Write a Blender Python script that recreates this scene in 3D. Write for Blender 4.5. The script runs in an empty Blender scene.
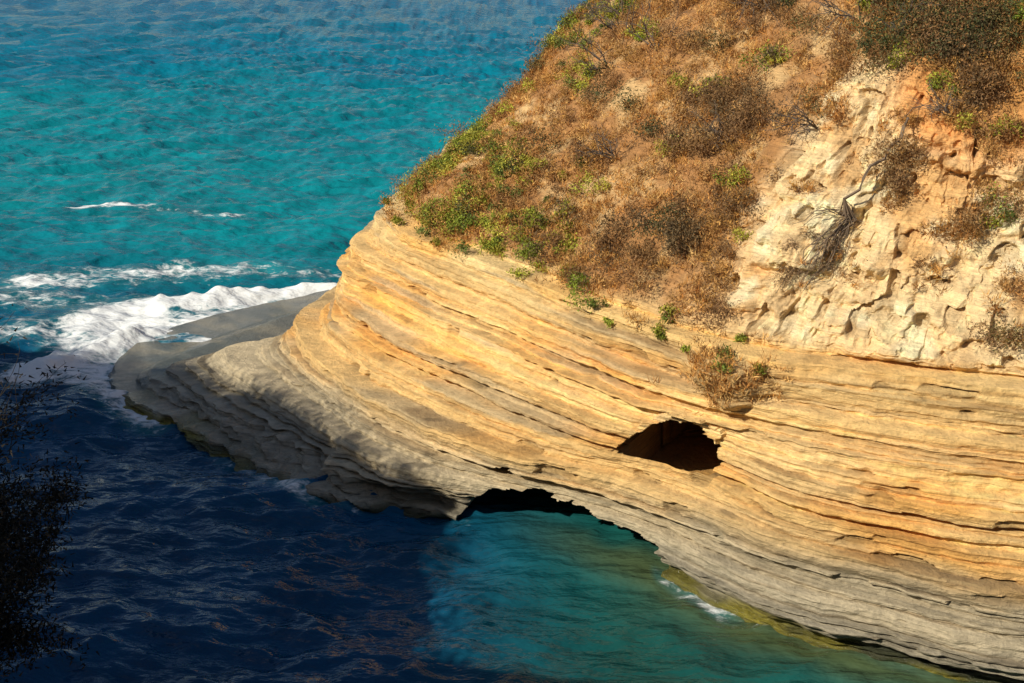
import bpy, math
import numpy as np
from mathutils import Vector
rng=np.random.default_rng(11)
scene=bpy.context.scene
scene.view_settings.view_transform='Standard'
scene.view_settings.look='None'
scene.view_settings.exposure=0

# ---------------------------------------------------------------- noise
def h3(i,j,k,seed):
    n=(i.astype(np.uint32)*np.uint32(374761393)+j.astype(np.uint32)*np.uint32(668265263)
       +k.astype(np.uint32)*np.uint32(2246822519)+np.uint32((seed*3266489917)&0xffffffff))
    n=(n^(n>>np.uint32(13)))*np.uint32(1274126177)
    n=n^(n>>np.uint32(16)); n=n*np.uint32(2654435761); n=n^(n>>np.uint32(15))
    return n.astype(np.float32)/np.float32(2**31)-1
def vn(x,y,z,seed=0):
    x,y,z=np.broadcast_arrays(np.asarray(x,dtype=np.float64),np.asarray(y,dtype=np.float64),np.asarray(z,dtype=np.float64))
    xi=np.floor(x);yi=np.floor(y);zi=np.floor(z)
    fx=(x-xi);fy=(y-yi);fz=(z-zi)
    fx=fx*fx*(3-2*fx);fy=fy*fy*(3-2*fy);fz=fz*fz*(3-2*fz)
    xi=xi.astype(np.int64);yi=yi.astype(np.int64);zi=zi.astype(np.int64)
    def L(a,b,t): return a+(b-a)*t
    c=[[ [h3(xi+a,yi+b,zi+d,seed) for d in (0,1)] for b in (0,1)] for a in (0,1)]
    return L(L(L(c[0][0][0],c[0][0][1],fz),L(c[0][1][0],c[0][1][1],fz),fy),
             L(L(c[1][0][0],c[1][0][1],fz),L(c[1][1][0],c[1][1][1],fz),fy),fx)
def fbm(x,y,z,seed=0,o=3):
    r=0;a=1;t=0;f=1
    for i in range(o):
        r=r+a*vn(x*f+i*17.3,y*f+i*9.1,z*f+i*5.7,seed+i); t+=a; a*=.5; f*=2.03
    return r/t
def ss(x,a,b):
    t=np.clip((x-a)/(b-a),0,1); return t*t*(3-2*t)

def grid_mesh(name,X,Y,Z,cols=None,smooth=False):
    R,K=X.shape
    me=bpy.data.meshes.new(name)
    me.vertices.add(R*K)
    co=np.stack([X,Y,Z],-1).reshape(-1).astype(np.float32)
    me.vertices.foreach_set('co',co)
    idx=np.arange(R*K).reshape(R,K)
    q=np.stack([idx[:-1,:-1],idx[:-1,1:],idx[1:,1:],idx[1:,:-1]],-1).reshape(-1,4)
    n=len(q)
    me.loops.add(n*4); me.loops.foreach_set('vertex_index',q.reshape(-1).astype(np.int32))
    me.polygons.add(n); me.polygons.foreach_set('loop_start',(np.arange(n)*4).astype(np.int32))
    me.polygons.foreach_set('use_smooth',np.full(n,smooth))
    me.update(calc_edges=True)
    for nm,c in (cols or {}).items():
        at=me.attributes.new(nm,'FLOAT_COLOR','POINT')
        at.data.foreach_set('color',c.reshape(-1).astype(np.float32))
    ob=bpy.data.objects.new(name,me); scene.collection.objects.link(ob)
    return ob
def tri_mesh(name,V,C):
    n=len(V)//3
    me=bpy.data.meshes.new(name)
    me.vertices.add(len(V)); me.vertices.foreach_set('co',V.reshape(-1).astype(np.float32))
    me.loops.add(len(V)); me.loops.foreach_set('vertex_index',np.arange(len(V),dtype=np.int32))
    me.polygons.add(n); me.polygons.foreach_set('loop_start',(np.arange(n)*3).astype(np.int32))
    me.update(calc_edges=True)
    at=me.attributes.new('Col','FLOAT_COLOR','POINT')
    at.data.foreach_set('color',np.concatenate([C,np.ones((len(C),1))],1).reshape(-1).astype(np.float32))
    ob=bpy.data.objects.new(name,me); scene.collection.objects.link(ob)
    return ob

# ---------------------------------------------------------------- rock promontory
# plan-view height contours of the headland (metres), one row per station along the shore,
# one (x,y) per height in LV
LV=[0,1,2.5,4,5.7,7.5,10,12.5,15,18,22,24.5]
C=[
[(60,90),(60,89),(60,88),(60,87),(60,86),(60,85),(60,84),(60,83),(60,82),(60,80),(60,78)],
[(2,84),(2,83),(2.3,82),(2.6,81),(3,80),(4,79),(6,78.5),(8,78),(10,77.8),(13,77.5),(16,77)],
[(-8.4,70),(-7,66),(-6.6,62),(-5.5,62.5),(-4.8,63),(-2.5,65),(1.5,68),(4,71),(6.2,73),(9,75),(14,77)],
[(-16.6,63.3),(-10.2,58),(-8.0,58.1),(-6.6,58.5),(-6.0,59.3),(-3.9,61),(0,65.5),(2.9,68.5),(5.2,71),(8,73.5),(13,76.5)],
[(-17.0,54.9),(-13.6,55.6),(-8.56,54.71),(-6.69,52.96),(-6.3,56.02),(-3.9,58.21),(-.5,63),(2.2,66.7),(4.5,69),(7.3,72),(12,76)],
[(-12.9,50.2),(-11.3,51.6),(-7.23,50.63),(-5.43,50.02),(-4.86,52.62),(-3.0,53.31),(.5,56),(3.4,60),(5.9,63),(8.4,66),(13,70)],
[(-8.58,45.43),(-7.49,46.65),(-4.97,46.67),(-2.82,46.29),(-1.82,47.81),(-.79,49.7),(1.9,52.5),(4.2,55.5),(6.6,58),(9.3,61),(14,65)],
[(-5.53,42.98),(-4.72,43.57),(-2.72,43.84),(-.72,43.59),(.26,44.71),(1.29,46.52),(3.6,49),(6,51.7),(8.2,54),(11,57),(15,61)],
[(-1.36,41.99),(-1.03,41.96),(-.38,41.54),(1.18,41.34),(2.13,42.14),(3.12,43.57),(5.3,46),(7.4,48.3),(9.4,50.5),(12,53.5),(16,58)],
[(1.81,40.26),(1.86,40.1),(2.24,40.13),(3.09,39.68),(4.1,39.8),(5.1,41.2),(7,43.3),(8.8,45.3),(10.7,47.6),(13,50.6),(16.5,55)],
[(4.41,38.07),(4.44,38.04),(4.65,38.3),(5.2,38.5),(5.81,38.13),(6.77,39.37),(8.3,41.4),(10,43.4),(11.7,45.7),(13.8,48.6),(17,53)],
[(7.13,34.85),(7.06,34.72),(7.22,35.35),(7.46,35.67),(7.94,36.57),(8.69,38.14),(10,40.1),(11.4,42.2),(12.7,44.5),(14.5,47.5),(17.5,52)],
[(9.81,33.37),(9.67,33.11),(9.8,33.59),(9.93,34.07),(10.32,35.11),(11.11,37.18),(12,39.1),(13,41.2),(14,43.6),(15.3,46.9),(18,51.5)],
[(13.1,31.8),(12.86,31.37),(12.9,31.98),(13.03,32.87),(13.26,34.08),(13.77,36.17),(14.5,38.3),(15,40.5),(15.5,43),(16.5,46.5),(19,51)],
[(22,29),(22,29.1),(22.1,29.5),(22.3,30.3),(22.6,31.6),(23,33.2),(23.4,35),(23.8,37.2),(24.2,39.7),(25,43),(27,48)],
[(60,22),(60,22.2),(60,22.6),(60,23.5),(60,24.5),(60,26),(60,28),(60,30),(60,33),(60,37),(60,42)]]
P=np.array(C,dtype=float)
top=P[:,-1]*0.35+np.array([34,62])*0.65
P=np.concatenate([P,top[:,None]],1).transpose(1,0,2)
LVa=np.array(LV,dtype=float)
NC=P.shape[1]
kk=np.concatenate([np.linspace(0,2.2,60,endpoint=False),np.linspace(2.2,13.35,1150,endpoint=False),np.linspace(13.35,NC-1.0001,50)])
def catmull(P,k):
    i=np.floor(k).astype(int); t=(k-i)[None,:,None]
    g=lambda j:P[:,np.clip(j,0,P.shape[1]-1)]
    a,b,c,d=g(i-1),g(i),g(i+1),g(i+2)
    return .5*(2*b+(c-a)*t+(2*a-5*b+4*c-d)*t*t+(3*b-a-3*c+d)*t**3)
PL=catmull(P,kk)
zs=[];zt=[];lid=[];z=-1.5;l=0
while z<7.5:
    th=rng.choice([rng.uniform(.05,.11),rng.uniform(.13,.24),rng.uniform(.30,.65)],p=[.46,.28,.26])
    th=min(th,7.5-z+.01)
    nr=max(3,int(th/.045)); nt=4
    ter=rng.uniform(.5,.95)
    for a in np.linspace(0,1,nr,endpoint=False): zs.append(z+th*.95*a); zt.append(z+th*(1-ter)*.85*a); lid.append(l)
    for a in np.linspace(0,1,nt,endpoint=False): zs.append(z+th*(.95+.05*a)); zt.append(z+th*((1-ter)*.85+(1-(1-ter)*.85)*a)); lid.append(l)
    z+=th;l+=1
nl=l
for z in np.concatenate([np.linspace(7.52,18,230,endpoint=False),np.linspace(18,24.5,20)]):
    zs.append(z);zt.append(z);lid.append(nl)
zs=np.array(zs);zt=np.array(zt);lid=np.array(lid);R=len(zs);K=len(kk)
M=np.zeros_like(PL)
M[1:-1]=(PL[2:]-PL[:-2])/(LVa[2:]-LVa[:-2])[:,None,None]
M[0]=0; M[-1]=(PL[-1]-PL[-2])/(LVa[-1]-LVa[-2])
zq=np.clip(zt,0,24.5); li=np.clip(np.searchsorted(LVa,zq,side='right')-1,0,len(LVa)-2)
hh=(LVa[li+1]-LVa[li]); t=((zq-LVa[li])/hh)[:,None,None]; hh=hh[:,None,None]
G=(2*t**3-3*t**2+1)*PL[li]+(t**3-2*t**2+t)*hh*M[li]+(-2*t**3+3*t**2)*PL[li+1]+(t**3-t**2)*hh*M[li+1]
X=G[...,0].copy();Y=G[...,1].copy()
ref=PL[3]; S=np.concatenate([[0],np.cumsum(np.linalg.norm(np.diff(ref,axis=0),axis=1))])
w=12
kr=np.clip(np.arange(K)+w,0,K-1);kl=np.clip(np.arange(K)-w,0,K-1)
TX=X[:,kr]-X[:,kl];TY=Y[:,kr]-Y[:,kl];ln=np.hypot(TX,TY)+1e-6
NX=TY/ln;NY=-TX/ln
Zb=np.repeat(zs[:,None],K,1)
Sg=np.repeat(S[None,:],R,0); Kg=np.repeat(kk[None,:],R,0); Lg=np.repeat(lid[:,None],K,1)
stone=1-ss(Zb,7.2,7.7)
prot=rng.uniform(-.10,.12,nl+1)
for i in range(nl):
    if rng.random()<.24: prot[i]=rng.uniform(-.42,-.24)
    if rng.random()<.2: prot[i]=rng.uniform(.18,.32)
prot[nl]=0
zstart=np.array([zs[lid==i].min() for i in range(nl+1)]);zend=np.append(zstart[1:],25)
fr=np.clip((Zb-zstart[Lg])/(zend-zstart)[Lg],0,1); thk=np.clip((zend-zstart)[Lg],0,.6)
D=prot[Lg]*(.9+.55*vn(Sg/8,Lg*7.31,0,3))
D+=thk*.15*(1-(2*fr-1)**2)*(.6+.6*vn(Sg/4,Lg*2.3,0,4))
av=vn(Sg/2.3,Lg*3.7,0,5)+.45*vn(Sg/.8,Lg*5.3,0,10)
D+=.11*av*(.6+.6*vn(Sg/7,Lg*1.7,0,6))
D+=.04*vn(Sg/.35,Lg*4.9,0,9)
brk=ss(fbm(Sg/1.3,Zb/.35,Lg*.9,7,2),.42,.52); D-=.15*brk
D*=stone
D+=stone*(.34*fbm(X/7,Y/7,Zb/4,31,2)+.13*fbm(X/1.8,Y/1.8,Zb/.9,41,3)+.07*fbm(X/.35,Y/.35,Zb/.13,51,3)+.05*vn(Sg/5,Zb/.07,0,53))
lowr=stone*(1-ss(Zb,.8,1.7))
D+=lowr*(.2*fbm(X/.8,Y/.8,Zb/.5,55,3))
foot=(1-ss(Zb,.9,1.7))*ss(Kg,4.3,5)*(1-ss(Kg,7.8,8.2))*stone
D+=foot*(.5*(1-2*np.abs(fbm((Sg+Zb*1.4)/1.1,Zb/1.0,0,57,3)))-.15)
soil=1-stone
lim=13.6+1.3*np.exp(-((Kg-10.4)/.8)**2)
bare=ss(Kg+.6*vn(Sg/2,Zb/1.5,0,61),8.7,9.7)*(1-ss(Zb+.9*vn(Sg/2.5,Zb/2,3,62)-lim,-.5,.6))*soil
rid=1-np.abs(fbm(X/1.5,Y/1.5,Zb/2.2,71,3))*2
D+=soil*(.7*fbm(X/4,Y/4,Zb/3.5,81,3)+.24*rid*(.5+bare)+.14*fbm(X/.5,Y/.5,Zb/.4,85,3))
hol=ss(fbm(Sg/.75,Zb/.65,5,88,2),.36,.46)
D+=bare*(.30*fbm(Sg/1.1,Zb/.8,0,87,4)-.32*hol+.20*fbm(Sg/.3,Zb/.22,0,89,3)-.12*ss(fbm(Sg/.33,Zb/.25,0,97,2),.35,.5))
D-=bare*.4*ss(vn(Sg/2.6,Zb/2.0,0,90),.2,.8)
D+=bare*.24*vn(Sg/6,(Zb+.3*vn(Sg/4,0,0,93))/.28,0,94)
D+=ss(Kg,9.6,10.4)*np.exp(-((Zb-6.9)/.18)**2)*.3*(.7+.4*vn(Sg/2,0,0,92))
slump=np.exp(-((Kg-10.05)/.5)**2-((Zb-6.45)/.62)**2)
slump=ss(slump+.25*fbm(Sg/.7,Zb/.5,0,96,3),.3,.75)
D+=slump*(.5+.45*fbm(Sg/.5,Zb/.4,0,91,3))
# ---- cavities
lowrow=(Zb>3.72)&(Zb<3.86)
tt1=np.clip((Kg-9.04)/1.26+.012*vn(Sg/.4,Zb/.3,0,95),0,1)
prof1=np.interp(tt1,[0,.04,.12,.28,.42,.6,.8,.92,.98,1],[0,.25,.5,.88,1,.98,.9,.82,.6,0])
top1=3.72+1.42*prof1+.06*vn(Sg/.35,0,0,97)
c1=(tt1>0)&(tt1<1)&(Zb>3.72)&(Zb<top1)
tt=np.clip((Kg-7.85)/2.14,0,1)
top2=np.interp(tt,[0,.03,.10,.3,.5,.7,.9,1],[0,.95,1.6,1.85,1.85,1.72,1.58,1.45])+.12*vn(Sg/.7,0,0,98)+.05*vn(Sg/.2,0,0,99)
c2=(tt>0)&(tt<1)&(Zb<top2)
c3=(Kg>7.9)&(Kg<8.3)&(Zb>2.15)&(Zb<2.15+.36*np.sin(np.clip((Kg-7.9)/.4,0,1)*math.pi)**.6)
depth=np.zeros_like(X)
mid=np.sin(np.clip(tt1,0,1)*math.pi)**.4
depth=np.where(c1,.6+4.2*mid,depth)
depth=np.where(c1&lowrow,.22,depth)
depth=np.where(c2,1.0+5*np.sin(tt*math.pi)**.5,depth)
depth=np.where(c3,.7,depth)
cave=(depth>0)
D-=.7*np.exp(-((Kg-7.4)/.42)**2)*np.exp(-((Zb-.75)/.4)**2)
D+=.2*((Zb>top1)&(Zb<top1+.3)&(tt1>.1)&(tt1<.95))
D-=depth
X+=NX*D;Y+=NY*D
Z=Zb+stone*(.14*vn(Sg/9,0,0,101)+.04*vn(Sg/3,Zb/1.4,0,102)+.01*vn(Sg/.3,Zb/.2,0,103))
Z+=soil*(.25*fbm(X/2,Y/2,0,104,3)+.06*vn(X/.3,Y/.3,0,105))
Z+=foot*.22*fbm(X/.9,Y/.9,0,106,3)*ss(Zb,-.2,.5)
Z-=np.where(c1&(Zb<4.3)&(tt1>.09)&(tt1<.95),1.1,0)
# ---- rock colour
def mix(a,b,t): return a+(b-a)*t[...,None]
def c(*v): return np.array(v,dtype=float)
z2=Zb+.35*vn(Sg/4,Zb/1.5,0,111)+.12*vn(Sg/1,Zb/.5,0,112)
one=np.ones(X.shape+(1,))
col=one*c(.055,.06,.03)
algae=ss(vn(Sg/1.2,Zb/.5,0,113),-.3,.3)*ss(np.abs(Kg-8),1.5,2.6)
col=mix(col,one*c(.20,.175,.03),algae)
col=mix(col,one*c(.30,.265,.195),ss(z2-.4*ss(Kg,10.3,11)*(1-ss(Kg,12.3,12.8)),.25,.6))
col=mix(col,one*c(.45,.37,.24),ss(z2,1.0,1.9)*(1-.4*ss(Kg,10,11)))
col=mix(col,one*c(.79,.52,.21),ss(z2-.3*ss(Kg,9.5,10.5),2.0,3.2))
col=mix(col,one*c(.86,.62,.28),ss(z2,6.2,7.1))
yo=ss(fbm(Sg/3.5,Zb/.8,0,115,3),-.15,.45)
col=mix(col,col*c(1.0,.82,.56),yo*ss(z2,1.8,3))
gr=ss(fbm(Sg/4.5,Zb/.25,0,117,3),.02,.4)*(1-ss(Kg,8,10.5)*.6)
col=mix(col,one*c(.46,.375,.24),gr*.6*ss(z2,.8,1.6)*stone)
lt=h3(np.arange(nl+1),np.arange(nl+1)*0,np.arange(nl+1)*0,5)
col=col*(1+.22*stone*lt[Lg]*(.6+.7*np.abs(vn(Sg/4,Lg*5.1,0,118))))[...,None]
thin=ss(vn(Sg/4,Zb/.06,0,119),.3,.55)*stone*ss(vn(Sg/5,Zb/.8,0,120),-.3,.2)
col=mix(col,col*c(.66,.6,.54),thin*.8)
col=mix(col,col*.65,np.clip(brk,0,1)*stone)
shelf=(1-ss(Kg,4.0,4.6))*(1-ss(z2,.8,1.3))
blot=ss(fbm(X/1.1,Y/.8,0,128,3),-.1,.35)
col=mix(col,mix(one*c(.07,.085,.085),one*c(.19,.175,.13),blot),shelf*.88)
sc=one*c(.40,.20,.07)
sc=mix(sc,one*c(.58,.38,.17),ss(fbm(X/1.5,Y/1.5,Zb/1.5,121,3),-.05,.4))
bc=mix(one*c(.84,.61,.32),one*c(.72,.43,.17),ss(fbm(Sg/2.2,Zb/1.3,0,123,3),0,.4))
bc=mix(bc,one*c(.88,.71,.43),ss(fbm(Sg/1.2,Zb/.7,0,124,3),.05,.45))
bc=mix(bc,one*c(.46,.30,.14),ss(fbm(Sg/.9,Zb/.9,0,126,3),.3,.55)*.6)
topor=ss(Zb-lim,-2.0,-.6)*ss(Kg,10.3,11.2)
bc=mix(bc,one*c(.68,.30,.075),topor*.85)
sc=mix(sc,one*c(.60,.28,.07),topor*.7)
sc=mix(sc,bc,np.clip(bare,0,1))
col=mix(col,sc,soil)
col=mix(col,one*c(.50,.33,.14),slump*.85)
col=mix(col,col*.75,hol*bare)
col=col*(1.08+.2*fbm(X/.35,Y/.35,Zb/.15,125,2))[...,None]
col=np.where(cave[...,None],col*.45,col)  # cave shade painted in: rock colour darkened inside the cavities
wet=np.maximum(1-ss(z2,.3,.9),np.maximum(shelf*1.0,(1-ss(Kg,7.2,8))*(1-ss(z2,.7,1.4))))
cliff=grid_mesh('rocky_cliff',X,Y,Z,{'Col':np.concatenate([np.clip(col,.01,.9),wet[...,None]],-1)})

# ---------------------------------------------------------------- materials
def newmat(n):
    m=bpy.data.materials.new(n);m.use_nodes=True
    return m,m.node_tree,m.node_tree.nodes['Principled BSDF']
def rockmat(name,stretch=16,bump=.11):
    m,nt,b=newmat(name)
    N=nt.nodes.new;Lk=nt.links.new
    at=N('ShaderNodeAttribute');at.attribute_name='Col'
    tc=N('ShaderNodeTexCoord');mp=N('ShaderNodeMapping');mp.inputs['Scale'].default_value=(.7,.7,stretch)
    Lk(tc.outputs['Object'],mp.inputs[0])
    n1=N('ShaderNodeTexNoise');n1.inputs['Scale'].default_value=1.1;n1.inputs['Detail'].default_value=5;n1.inputs['Roughness'].default_value=.7
    Lk(mp.outputs[0],n1.inputs['Vector'])
    n2=N('ShaderNodeTexNoise');n2.inputs['Scale'].default_value=6;n2.inputs['Detail'].default_value=5;n2.inputs['Roughness'].default_value=.75
    Lk(tc.outputs['Object'],n2.inputs['Vector'])
    r1=N('ShaderNodeMapRange');r1.inputs[1].default_value=.3;r1.inputs[2].default_value=.7;r1.inputs[3].default_value=.72;r1.inputs[4].default_value=1.28
    Lk(n1.outputs[0],r1.inputs[0])
    r2=N('ShaderNodeMapRange');r2.inputs[1].default_value=.3;r2.inputs[2].default_value=.7;r2.inputs[3].default_value=.82;r2.inputs[4].default_value=1.2
    Lk(n2.outputs[0],r2.inputs[0])
    mu=N('ShaderNodeMath');mu.operation='MULTIPLY';Lk(r1.outputs[0],mu.inputs[0]);Lk(r2.outputs[0],mu.inputs[1])
    vm=N('ShaderNodeVectorMath');vm.operation='SCALE';Lk(at.outputs['Color'],vm.inputs[0]);Lk(mu.outputs[0],vm.inputs['Scale'])
    Lk(vm.outputs[0],b.inputs['Base Color'])
    ad=N('ShaderNodeMath');ad.operation='ADD';Lk(n1.outputs[0],ad.inputs[0]);Lk(n2.outputs[0],ad.inputs[1])
    bp=N('ShaderNodeBump');bp.inputs['Distance'].default_value=bump;bp.inputs['Strength'].default_value=.95
    Lk(ad.outputs[0],bp.inputs['Height']);Lk(bp.outputs[0],b.inputs['Normal'])
    rr=N('ShaderNodeMapRange');rr.inputs[3].default_value=.92;rr.inputs[4].default_value=.14
    Lk(at.outputs['Alpha'],rr.inputs[0]);Lk(rr.outputs[0],b.inputs['Roughness'])
    b.inputs['Specular IOR Level'].default_value=.5
    return m
cliff.data.materials.append(rockmat('layered_sandstone'))

def leafmat(name):
    m,nt,b=newmat(name)
    at=nt.nodes.new('ShaderNodeAttribute');at.attribute_name='Col'
    nt.links.new(at.outputs['Color'],b.inputs['Base Color'])
    b.inputs['Roughness'].default_value=.75
    b.inputs['Specular IOR Level'].default_value=.2
    return m
LEAF=leafmat('foliage')

# ---------------------------------------------------------------- vegetation
def place(k,z):
    ri=np.clip(np.searchsorted(zs,z),1,R-2);ci=np.clip(np.searchsorted(kk,k),3,K-4)
    p=np.stack([X[ri,ci],Y[ri,ci],Z[ri,ci]],-1)
    du=np.stack([X[ri,ci+3]-X[ri,ci-3],Y[ri,ci+3]-Y[ri,ci-3],Z[ri,ci+3]-Z[ri,ci-3]],-1)
    r2=np.clip(ri+4,0,R-1)
    dv=np.stack([X[r2,ci]-X[ri-1,ci],Y[r2,ci]-Y[ri-1,ci],Z[r2,ci]-Z[ri-1,ci]],-1)
    n=np.cross(du,dv);n/=np.linalg.norm(n,axis=1,keepdims=True)+1e-9
    return p,n
def sample(n,dens,z0=7.0,z1=17.8,k0=2.6,k1=13.9):
    k=rng.uniform(k0,k1,n*12);z=rng.uniform(z0,z1,n*12)
    d=dens(k,z);ok=rng.random(len(k))<d
    return k[ok][:n],z[ok][:n]
def vegd(k,z):
    nz=vn(k*1.6,z/1.4,0,201)
    lm=13.6+1.3*np.exp(-((k-10.4)/.8)**2)
    left=(1-ss(k+.6*nz,8.8,9.6))*ss(z+.4*nz,7.0,7.4)
    right=ss(z+.9*nz-lm,-.4,.6)
    patch=.8*ss(vn(k*2.4,z/1.0,0,203),.34,.55)*ss(z,7.6,8.2)
    return np.clip(np.maximum(np.maximum(left,right),patch),0,1)
def clump(k,z,sx,sz,seed,a,b_): return ss(fbm(k*sx,z*sz,0,seed,2),a,b_)
def foliage(name,k,z,rad,nleaf,ls,lw,cols,flat=.7,updir=.0,nsub=7):
    p,n=place(k,z);N=len(k)
    rad=np.asarray(rad)
    up=np.array([0,0,1.]);ctr=p+n*(rad*.25)[:,None]+up*(rad*.15)[:,None]
    sub=rng.normal(0,1,(N,nsub,3));sub/=np.linalg.norm(sub,axis=2,keepdims=True)
    sub*=rng.uniform(.35,1.05,(N,nsub,1));sub[...,2]=np.abs(sub[...,2])*flat
    s=rng.integers(0,nsub,(N,nleaf))
    sc_=sub[np.arange(N)[:,None],s]
    off=rng.normal(0,.22,(N,nleaf,3))
    q=ctr[:,None]+(sc_+off)*rad[:,None,None]
    d=rng.normal(0,1,(N,nleaf,3));d[...,2]+=updir;d+=.5*(sc_+off)
    d/=np.linalg.norm(d,axis=2,keepdims=True)
    e=np.cross(d,rng.normal(0,1,(N,nleaf,3)));e/=np.linalg.norm(e,axis=2,keepdims=True)+1e-9
    L=ls*rng.uniform(.6,1.4,(N,nleaf,1));W=lw*rng.uniform(.6,1.4,(N,nleaf,1))
    V=np.stack([q-e*W*.5,q+e*W*.5,q+d*L],2).reshape(-1,3)
    cols=np.array(cols)
    ci=rng.integers(0,len(cols),N);cc=cols[ci][:,None]*rng.uniform(.65,1.35,(N,nleaf,1))
    cc=cc*(rng.uniform(.75,1.25,(N,1,1)))
    Cc=np.repeat(cc[:,:,None],3,2).reshape(-1,3)
    ob=tri_mesh(name,V,Cc);ob.data.materials.append(LEAF)
    return ob
k,z=sample(5200,lambda k,z:vegd(k,z)*(.12+.88*clump(k,z,2.2,.9,221,-.25,.15)))
ks=10.05+rng.normal(0,.3,160);zq_=6.6+rng.normal(0,.35,160)
k=np.append(k,ks);z=np.append(z,zq_)
foliage('dry_grass',k,z,rng.uniform(.12,.32,len(k)),17,.22,.027,[(.54,.27,.07),(.60,.37,.13),(.46,.21,.055),(.30,.15,.05)],.6,1.2)
k,z=sample(950,lambda k,z:vegd(k,z)*clump(k,z,2.6,1.2,205,-.12,.18))
foliage('dry_scrub',k,z,rng.uniform(.25,.65,len(k)),140,.12,.032,[(.32,.15,.045),(.40,.21,.055),(.22,.12,.05),(.46,.25,.08)],.85,.4,9)
k,z=sample(150,lambda k,z:vegd(k,z)*clump(k,z,1.5,.8,231,-.05,.3)*ss(k,6,8))
foliage('brown_shrub',k,z,rng.uniform(.45,.95,len(k)),380,.11,.035,[(.18,.10,.045),(.25,.14,.055),(.13,.09,.045)],.95,.5,14)
def grd(k,z):
    nz=vn(k*1.7,z/1.0,0,207)
    a=(1-ss(k,6.4,7.2))*(1-ss(z+.9*nz,9.2,10.4))*ss(k,3.3,4.0)*(.35+.65*ss(nz,-.5,.1))
    b_=.8*ss(k,7.2,7.6)*(1-ss(k,9.2,9.7))*(1-ss(z,8.6,9.6))*ss(nz,-.1,.3)
    d_=.4*ss(nz,.45,.65)
    e_=.7*(1-ss(k,4.4,5.2))*ss(z,11.5,13)
    return np.maximum(np.maximum(a,b_),np.maximum(d_*vegd(k,z),e_))*ss(z,7.0,7.3)
k,z=sample(560,grd)
foliage('green_shrub',k,z,rng.uniform(.2,.52,len(k)),250,.085,.05,[(.30,.31,.035),(.20,.25,.03),(.38,.35,.05),(.11,.14,.03)],.9,0,9)
k,z=sample(140,lambda k,z:ss(z+.8*vn(k*2,z,0,209),13.3,15)*ss(k,9,11.5)*.9+.05*vegd(k,z))
foliage('dark_shrub',k,z,rng.uniform(.4,1.0,len(k)),480,.085,.045,[(.07,.075,.03),(.13,.10,.035),(.22,.11,.04),(.06,.07,.025)],.95,0,14)
k,z=np.array([10.0,10.08,10.45,9.97,8.0,8.25,8.9,9.0,9.4]),np.array([7.0,6.8,6.9,7.3,7.2,6.9,7.3,7.0,6.9])
foliage('green_shrub',k,z,np.array([.34,.27,.22,.2,.3,.2,.3,.2,.15]),220,.08,.05,[(.22,.25,.03),(.14,.18,.03)])

# tubes / branches
def tubes(name,paths,mat):
    V=[];Fc=[]
    for pts,r_a,r_b in paths:
        pts=[Vector(p) for p in pts];n=len(pts);base=len(V)
        for i,p in enumerate(pts):
            d=(pts[min(i+1,n-1)]-pts[max(i-1,0)]).normalized()
            a=d.orthogonal().normalized();b=d.cross(a);r=r_a+(r_b-r_a)*i/(n-1)
            for j in range(5):
                t=j*2*math.pi/5;V.append(p+a*(math.cos(t)*r)+b*(math.sin(t)*r))
        for i in range(n-1):
            for j in range(5):
                Fc.append((base+i*5+j,base+i*5+(j+1)%5,base+(i+1)*5+(j+1)%5,base+(i+1)*5+j))
    me=bpy.data.meshes.new(name);me.from_pydata([tuple(v) for v in V],[],Fc);me.update()
    ob=bpy.data.objects.new(name,me);scene.collection.objects.link(ob);me.materials.append(mat);return ob
def woodmat(name,c1_,c2_):
    m,nt,b=newmat(name)
    n=nt.nodes.new('ShaderNodeTexNoise');n.inputs['Scale'].default_value=9
    r=nt.nodes.new('ShaderNodeValToRGB');r.color_ramp.elements[0].color=(*c1_,1);r.color_ramp.elements[1].color=(*c2_,1)
    nt.links.new(n.outputs[0],r.inputs[0]);nt.links.new(r.outputs[0],b.inputs['Base Color']);b.inputs['Roughness'].default_value=.85
    return m
WOOD=woodmat('dry_wood',(.10,.065,.04),(.26,.19,.13))
WOOD2=woodmat('grey_twigs',(.06,.045,.035),(.16,.12,.09))
def grow(p,d,L,r,depth,out,spread=.6,nb=3):
    pts=[p];q=Vector(p);dd=Vector(d).normalized()
    for i in range(5):
        dd=(dd+Vector(rng.normal(0,.17,3))).normalized();q=q+dd*L/5;pts.append(q.copy())
    out.append((pts,r,r*.45))
    if depth>0:
        for i in range(nb):
            j=rng.integers(2,6);nd=(dd+Vector(rng.normal(0,spread,3))).normalized()
            grow(pts[j],nd,L*rng.uniform(.5,.8),r*.55,depth-1,out,spread,nb)
def surfpath(ks,zs_,lift):
    p,n=place(np.array(ks),np.array(zs_));return [Vector(a+b*lift) for a,b in zip(p,n)]
pp=surfpath(np.linspace(11.3,10.75,9),np.linspace(13.1,10.9,9),.3)
pp=[pp[0].lerp(pp[-1],i/8)*.4+pp[i]*.6+Vector((-.15,-.25,.12)) for i in range(9)]
paths=[(pp,.055,.045)]
for i in range(34):
    k1=10.7+rng.uniform(-.65,.2);z1=10.8-rng.uniform(.3,2.4)
    q_=surfpath(np.linspace(10.75,k1,6),np.linspace(10.95,z1,6),.25)
    q_[0]=pp[-1]
    paths.append(([q_[0]]+[p+Vector(rng.normal(0,.06,3)) for p in q_[1:]],.024,.008))
tubes('fallen_branch',paths,WOOD)
kb=10.65+rng.uniform(-.45,.1,12);zb_=rng.uniform(8.7,10.0,12)
foliage('brown_shrub',kb,zb_,rng.uniform(.25,.5,12),150,.14,.02,[(.19,.12,.06),(.28,.18,.10)],.7,-.6,8)
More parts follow.
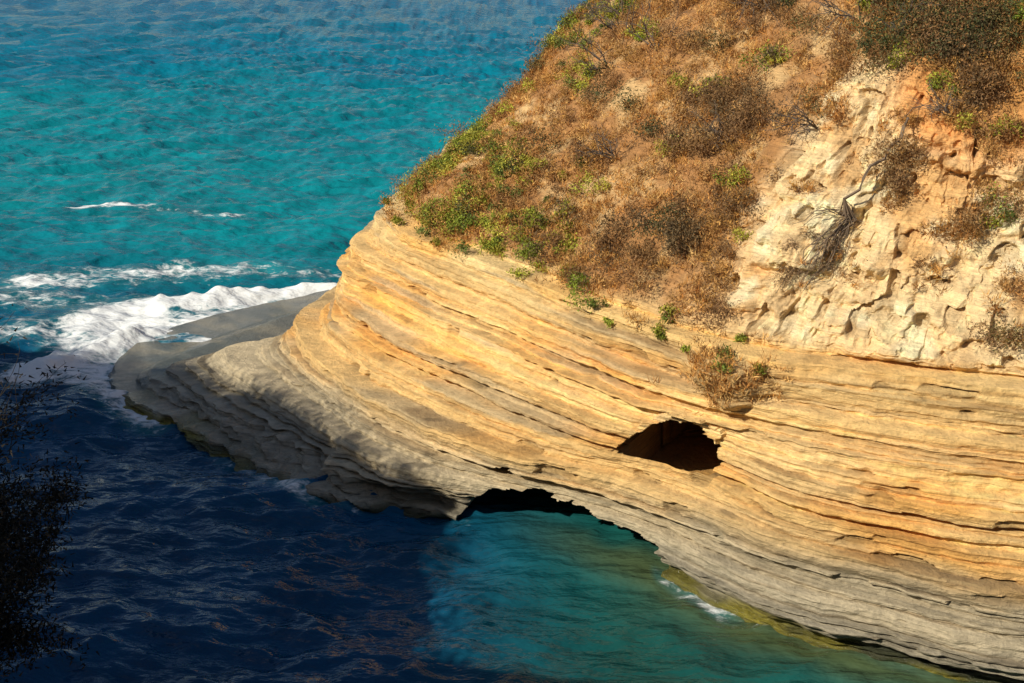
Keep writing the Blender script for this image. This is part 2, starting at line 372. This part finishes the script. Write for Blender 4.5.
for (k_,z_,L_) in [(5.6,12.6,2.5),(6.3,13.6,2.4),(5.2,13.8,2.2),(4.9,14.2,2),(7.4,15.4,2.4),(9.3,15.5,2),(10.4,15.4,1.6),(11.9,13.4,1.2),(8.2,11.6,1.4),(6.9,10.6,1.5),(9.6,12.6,1.5)]:
    p,n=place(np.array([k_]),np.array([z_]));out=[]
    for j in range(4):
        grow(Vector(p[0]),Vector(n[0])+Vector((rng.normal(0,.6),rng.normal(0,.6),.2)),L_*.62,.034,3,out,.6,3)
    tubes('dead_bush',out,WOOD2)

# ---------------------------------------------------------------- near shore cliff (camera side)
T=np.array([(60,-30,16,17),(30,-14,17,18),(8,-4,18,18.3),(1,.8,18.2,18.3),(-4,3,17.5,20.3),(-7.3,7,16,22),(-6.8,12,12.2,22),(-12,17,13,16),  # unseen high rise behind the left bush, added to shade it
 (-18.2,21.5,14.3,16.3),(-19.2,31.5,15.3,16.8),(-28.4,42,15.2,16.7),(-41,50,15,16.5),(-62,68,14,16),(-100,100,14,16),(-160,130,12,15)],dtype=float)
tk=np.linspace(0,len(T)-1.001,560)
TT=catmull(T[None],tk)[0]
tx=np.gradient(TT[:,0]);ty=np.gradient(TT[:,1]);ln=np.hypot(tx,ty);nx=ty/ln;ny=-tx/ln
kern=np.ones(25)/25
nx=np.convolve(np.pad(nx,12,'edge'),kern,'valid');ny=np.convolve(np.pad(ny,12,'edge'),kern,'valid')
prof=np.array([(2.8,-1.5,0),(2.4,0,0),(1.9,.3,0),(1.2,.6,0),(.5,.93,0),(-.4,1,0),(-5,1,1),(-20,1,1.1),(-50,1,1.1)])
pv=np.linspace(0,len(prof)-1,110)
po=np.interp(pv,range(len(prof)),prof[:,0]);pz=np.interp(pv,range(len(prof)),prof[:,1]);pi_=np.interp(pv,range(len(prof)),prof[:,2])
hx=TT[None,:,0]+po[:,None]*nx[None];hy=TT[None,:,1]+po[:,None]*ny[None]
hz=np.where(pz[:,None]<0,pz[:,None],pz[:,None]*TT[None,:,2])+pi_[:,None]*(TT[None,:,3]-TT[None,:,2])
dn=.5*fbm(hx/3,hy/3,hz/1.5,301,3);hx=hx+nx*dn;hy=hy+ny*dn
far_=ss(tk,7.3,8)[None]
hz=hz+(.35+1.3*far_*ss(pv,4,5)[:,None])*fbm(hx/1.6,hy/1.6,0,305,3)
hc=mix(np.ones(hx.shape+(1,))*c(.34,.26,.15),np.ones(hx.shape+(1,))*c(.16,.12,.05),ss(pv,4,5)[:,None]*np.ones_like(hx))
near=grid_mesh('shore_cliff',hx,hy,hz,{'Col':np.concatenate([hc,np.zeros(hx.shape+(1,))],-1)})
near.data.materials.append(rockmat('shore_rock'))
ci=rng.integers(260,430,300);ri=rng.integers(66,80,300)  # unseen scrub added along the ridge to break up its shadow edge
pc=np.stack([hx[ri,ci],hy[ri,ci],hz[ri,ci]],-1)
nlf=120
sub=rng.normal(0,.42,(300,nlf,3));sub[...,2]=np.abs(sub[...,2])*1.2
q=pc[:,None]+sub*rng.uniform(.6,1.5,(300,1,1))
d=rng.normal(0,1,q.shape);d/=np.linalg.norm(d,axis=2,keepdims=True);e=np.cross(d,rng.normal(0,1,q.shape));e/=np.linalg.norm(e,axis=2,keepdims=True)
V=np.stack([q-e*.05,q+e*.05,q+d*.2],2).reshape(-1,3)
rs=tri_mesh('shadow_edge_scrub',V,np.repeat(np.array([[.09,.09,.035]]),len(V),0)*rng.uniform(.6,1.4,(len(V),1)));rs.data.materials.append(LEAF)

# shaded bush at the left edge; shade painted into dark twig and leaf colours
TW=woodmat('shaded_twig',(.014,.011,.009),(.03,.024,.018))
out=[]
for i in range(48):
    grow(Vector((-5.6+rng.uniform(-.4,.4),11.6+rng.uniform(-.4,.4),12.2)),Vector((rng.uniform(-.15,.2),rng.uniform(-.12,.12),1)),rng.uniform(1.3,2.4),.026,3,out,.33,3)
out=[o for o in out if all(p[0]<-4.15-.10*max(0,p[2]-13.5)+rng.uniform(-.12,.10) for p in o[0])]
bush=bpy.data.objects.new('shaded_bush',None);scene.collection.objects.link(bush)
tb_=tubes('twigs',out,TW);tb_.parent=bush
ends=np.array([tuple(o[0][j]) for o in out for j in (1,3,5)]);m_=30
q=np.repeat(ends,m_,0)+rng.normal(0,.07,(len(ends)*m_,3))
keep=(rng.random(len(q))<np.clip(1.15-(q[:,2]-13.1)/2.0,.07,1))&(q[:,0]<-4.1);q=q[keep]
d=rng.normal(0,1,q.shape);d/=np.linalg.norm(d,axis=1,keepdims=True);e=np.cross(d,rng.normal(0,1,q.shape));e/=np.linalg.norm(e,axis=1,keepdims=True)
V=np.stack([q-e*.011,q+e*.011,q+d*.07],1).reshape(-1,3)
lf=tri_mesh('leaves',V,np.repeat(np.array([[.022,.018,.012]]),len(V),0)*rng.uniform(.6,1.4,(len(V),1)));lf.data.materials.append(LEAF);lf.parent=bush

# ---------------------------------------------------------------- sea
ys=[26.0]
while ys[-1]<170: ys.append(ys[-1]+.10*(ys[-1]/38)**1.3)
st=.8
while ys[-1]<6000: ys.append(ys[-1]+st);st*=1.05
pre=[-400,-200,-100,-50,-20,0,10,18,22,24]
ys=np.array(pre+ys)
xd=np.arange(-34,17,.10);g=[.15]
while sum(g)<6000:g.append(min(g[-1]*1.06,1.2) if sum(g)<70 else g[-1]*1.16)
g=np.cumsum(g)
xs=np.concatenate([(-34-g)[::-1],xd,xd[-1]+g])
WX,WY=np.meshgrid(xs,ys)
fade=(1-ss(WY,350,800))*(1-ss(np.abs(WX+8),90,180))*ss(WY,5,26)
def rot(a): return WX*math.cos(a)+WY*math.sin(a), WY*math.cos(a)-WX*math.sin(a)
wx,wy=rot(.35);ux,uy=rot(-.25);vx,vy=rot(.75)
wob=vn(WX/9,WY/9,0,400)*2
def rg(a,b,s):
    v=np.abs(fbm(a,b,0,s,2));return 1-2*np.sqrt(v*v+.004)
h=.30*vn(wx/9,(wy+wob)/4.5,0,401)+.26*rg(wx/4.5,(wy+wob)/2.0,402)+.15*rg(ux/2.2+5,uy/1.1,404)+.09*rg(vx/1.5,vy/.8,408)+.045*vn(wx/.75,wy/.45,0,406)+.022*vn(ux/.45,uy/.28,0,405)
h=h+.12*rg(WX/3,WY/1.4,410)*(.5+.5*vn(WX/12,WY/12,0,411))
h=h*(1+.7*ss(WY,75,160))
calm=1-.4*ss(WX,-3,3)*(1-ss(WY,42,46))
h=h*calm
segs=[((-8.0,69.5),(-13.1,68.0),1.5,1.35),((-13.1,68.0),(-17.0,66),2.1,1.35),((-17.0,66),(-19.8,63),1.9,1.1),((-20,56.5),(-16.3,61.5),1.4,1.25),((-19.8,61),(-18.6,57.5),1.5,1.0),
 ((-17.8,65),(-16.6,61),1.6,1.1),((-8,72.5),(-15,74),1.6,.55),((-15,74),(-25,71),2.1,.64),((-19,66),(-26,68),1.9,.64),((-28,88),(-23,88.3),.55,1.1),((-25,88.2),(-17,86),.8,.55),
 ((-14.5,62.8),(-8.5,67.3),2.0,1.05),((-18.8,57),(-13.8,51.2),1.0,.95),((-20,64),(-24,60),1.6,.6),((-18.4,62),(-17.2,56),1.4,1.0),((-12,62),(-14.8,58),1.2,.8)]
fo=np.zeros_like(WX);lift=np.zeros_like(WX)
for (a,b,w_,I) in segs:
    ax,ay=a;bx,by=b;tq=np.clip(((WX-ax)*(bx-ax)+(WY-ay)*(by-ay))/((bx-ax)**2+(by-ay)**2),0,1)
    dd=np.hypot(WX-ax-tq*(bx-ax),(WY-ay-tq*(by-ay)))
    e_=I*np.exp(-(dd/w_)**2);fo=np.maximum(fo,e_);
    if I>1.2: lift=np.maximum(lift,np.exp(-(dd/(w_*.6))**2))
h=h+.40*lift*(1+.5*vn(WX/1.2,WY/.8,0,412)+.35*vn(WX/.5,WY/.4,0,413))
wash=np.exp(-(((WX+13.8)/2.8)**2+((WY-60.4)/2.8)**2))
h=h+.24*wash
wl=PL[0][(kk>2)&(kk<13.6)][::6]
sel=(WX>-22)&(WX<18)&(WY>28)&(WY<75)
pw=np.stack([WX[sel],WY[sel]],-1);dm=np.full(len(pw),9.)
for i in range(0,len(wl)): dm=np.minimum(dm,(pw[:,0]-wl[i,0])**2+(pw[:,1]-wl[i,1])**2)
dm=np.sqrt(dm);cf=np.zeros_like(WX);cf[sel]=np.exp(-(dm/.5)**2)
dist=np.full_like(WX,9.);dist[sel]=dm
fn=fbm(WX/1.8,WY/1.1,0,420,3)
fo=np.maximum(fo,.55*cf*(.6+.6*vn(WX/2,WY/2,0,421))*(1-ss(WX,-1.5,-1)*(1-ss(WX,4,4.3)))*(1-.5*ss(WX,5.5,6.5)))
foam=np.clip(fo+.45*fn*ss(fo,.1,.4),0,1.2)
wc=np.ones(WX.shape+(1,))
pn=fbm(WX/14,WY/22,0,430,3)
base=wc*c(.003,.055,.13)
base=mix(base,wc*c(.003,.20,.24),ss(WY+12*pn,54,84))
base=mix(base,wc*c(.001,.145,.235),ss(WY+30*pn,100,180))
base=mix(base,wc*c(.001,.09,.21),ss(WY+30*pn,180,320))
gz=ss(WX+1.5*pn,-4,4)*(1-ss(WY,43,50))  # water colour painted darker towards the cast shadow, softening its edge
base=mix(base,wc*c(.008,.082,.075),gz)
base=mix(base,wc*c(.08,.095,.03),np.exp(-(dist/(1.2+.6*vn(WX/1.5,WY/1.5,0,435)))**2)*.8*ss(WX,-1,5))
base=mix(base,wc*c(.02,.15,.18),ss(fo,.1,.5)*.6)
base=base*(1+.3*fbm(WX/3,WY/2,0,433,2))[...,None]
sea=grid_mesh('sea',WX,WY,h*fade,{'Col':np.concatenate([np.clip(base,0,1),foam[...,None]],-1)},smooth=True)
m,nt,b=newmat('sea_water');N=nt.nodes.new;Lk=nt.links.new
def math_(op,a,b2,c2=None):
    n=N('ShaderNodeMath');n.operation=op
    for i,v in enumerate((a,b2,c2)):
        if v is None: continue
        if hasattr(v,'links'): Lk(v,n.inputs[i])
        else: n.inputs[i].default_value=v
    return n.outputs[0]
at=N('ShaderNodeAttribute');at.attribute_name='Col'
tc=N('ShaderNodeTexCoord')
fm=N('ShaderNodeMapping');fm.inputs['Scale'].default_value=(.6,1,1);Lk(tc.outputs['Object'],fm.inputs[0])
nf=N('ShaderNodeTexNoise');nf.inputs['Scale'].default_value=2.6;nf.inputs['Detail'].default_value=6;nf.inputs['Roughness'].default_value=.75;nf.inputs['Distortion'].default_value=.4;Lk(fm.outputs[0],nf.inputs['Vector'])
nv=N('ShaderNodeTexNoise');nv.inputs['Scale'].default_value=1.3;nv.inputs['Detail'].default_value=3;nv.inputs['Distortion'].default_value=.9;Lk(fm.outputs[0],nv.inputs['Vector'])
ve=math_('ABSOLUTE',math_('SUBTRACT',nv.outputs[0],.5),0.)
ve=math_('SUBTRACT',.10,ve)
val=math_('MULTIPLY_ADD',math_('SUBTRACT',nf.outputs[0],.5),1.7,at.outputs['Alpha'])
val=math_('MULTIPLY_ADD',ve,1.6,val)
val=math_('MULTIPLY',val,math_('MINIMUM',math_('MULTIPLY',at.outputs['Alpha'],6.),1.))
mr=N('ShaderNodeMapRange');mr.interpolation_type='SMOOTHSTEP';mr.inputs[1].default_value=.4;mr.inputs[2].default_value=.98;Lk(val,mr.inputs[0])
mx=N('ShaderNodeMix');mx.data_type='RGBA';Lk(mr.outputs[0],mx.inputs[0]);Lk(at.outputs['Color'],mx.inputs[6]);mx.inputs[7].default_value=(.78,.81,.83,1)
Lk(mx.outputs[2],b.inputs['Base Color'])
ro=N('ShaderNodeMapRange');ro.inputs[3].default_value=.07;ro.inputs[4].default_value=.8;Lk(mr.outputs[0],ro.inputs[0]);Lk(ro.outputs[0],b.inputs['Roughness'])
b.inputs['IOR'].default_value=1.33
b.inputs['Specular IOR Level'].default_value=.4
mp=N('ShaderNodeMapping');mp.inputs['Scale'].default_value=(.6,1.2,1);mp.inputs['Rotation'].default_value=(0,0,.3);Lk(tc.outputs['Object'],mp.inputs[0])
nb=N('ShaderNodeTexNoise');nb.inputs['Scale'].default_value=1.0;nb.inputs['Detail'].default_value=4;nb.inputs['Roughness'].default_value=.48;Lk(mp.outputs[0],nb.inputs['Vector'])
bp=N('ShaderNodeBump');bp.inputs['Distance'].default_value=.45;bp.inputs['Strength'].default_value=1.0;Lk(nb.outputs[0],bp.inputs['Height']);Lk(bp.outputs[0],b.inputs['Normal'])
sea.data.materials.append(m)

# ---------------------------------------------------------------- light
el=math.radians(36);az=math.atan2(-.8,-.6)
sd=Vector((math.sin(az)*math.cos(el),math.cos(az)*math.cos(el),math.sin(el)))
sl=bpy.data.lights.new('sun','SUN');sl.energy=5;sl.angle=math.radians(.5);sl.color=(1,.915,.75)
so=bpy.data.objects.new('sun',sl);scene.collection.objects.link(so);so.rotation_euler=(-sd).to_track_quat('-Z','Y').to_euler()
wd=bpy.data.worlds.new('World');scene.world=wd;wd.use_nodes=True
sk=wd.node_tree.nodes.new('ShaderNodeTexSky');sk.sky_type='NISHITA';sk.sun_disc=False;sk.sun_elevation=el;sk.sun_rotation=az%(2*math.pi)
bg=wd.node_tree.nodes['Background'];bg.inputs[1].default_value=.08
wd.node_tree.links.new(sk.outputs[0],bg.inputs[0])
cam=bpy.data.cameras.new('camera');cam.lens=50;cam.sensor_width=36;cam.clip_end=20000;cam.clip_start=.1
co=bpy.data.objects.new('camera',cam);scene.collection.objects.link(co);co.location=(0,0,20);co.rotation_euler=(math.radians(72),0,0)
scene.camera=co
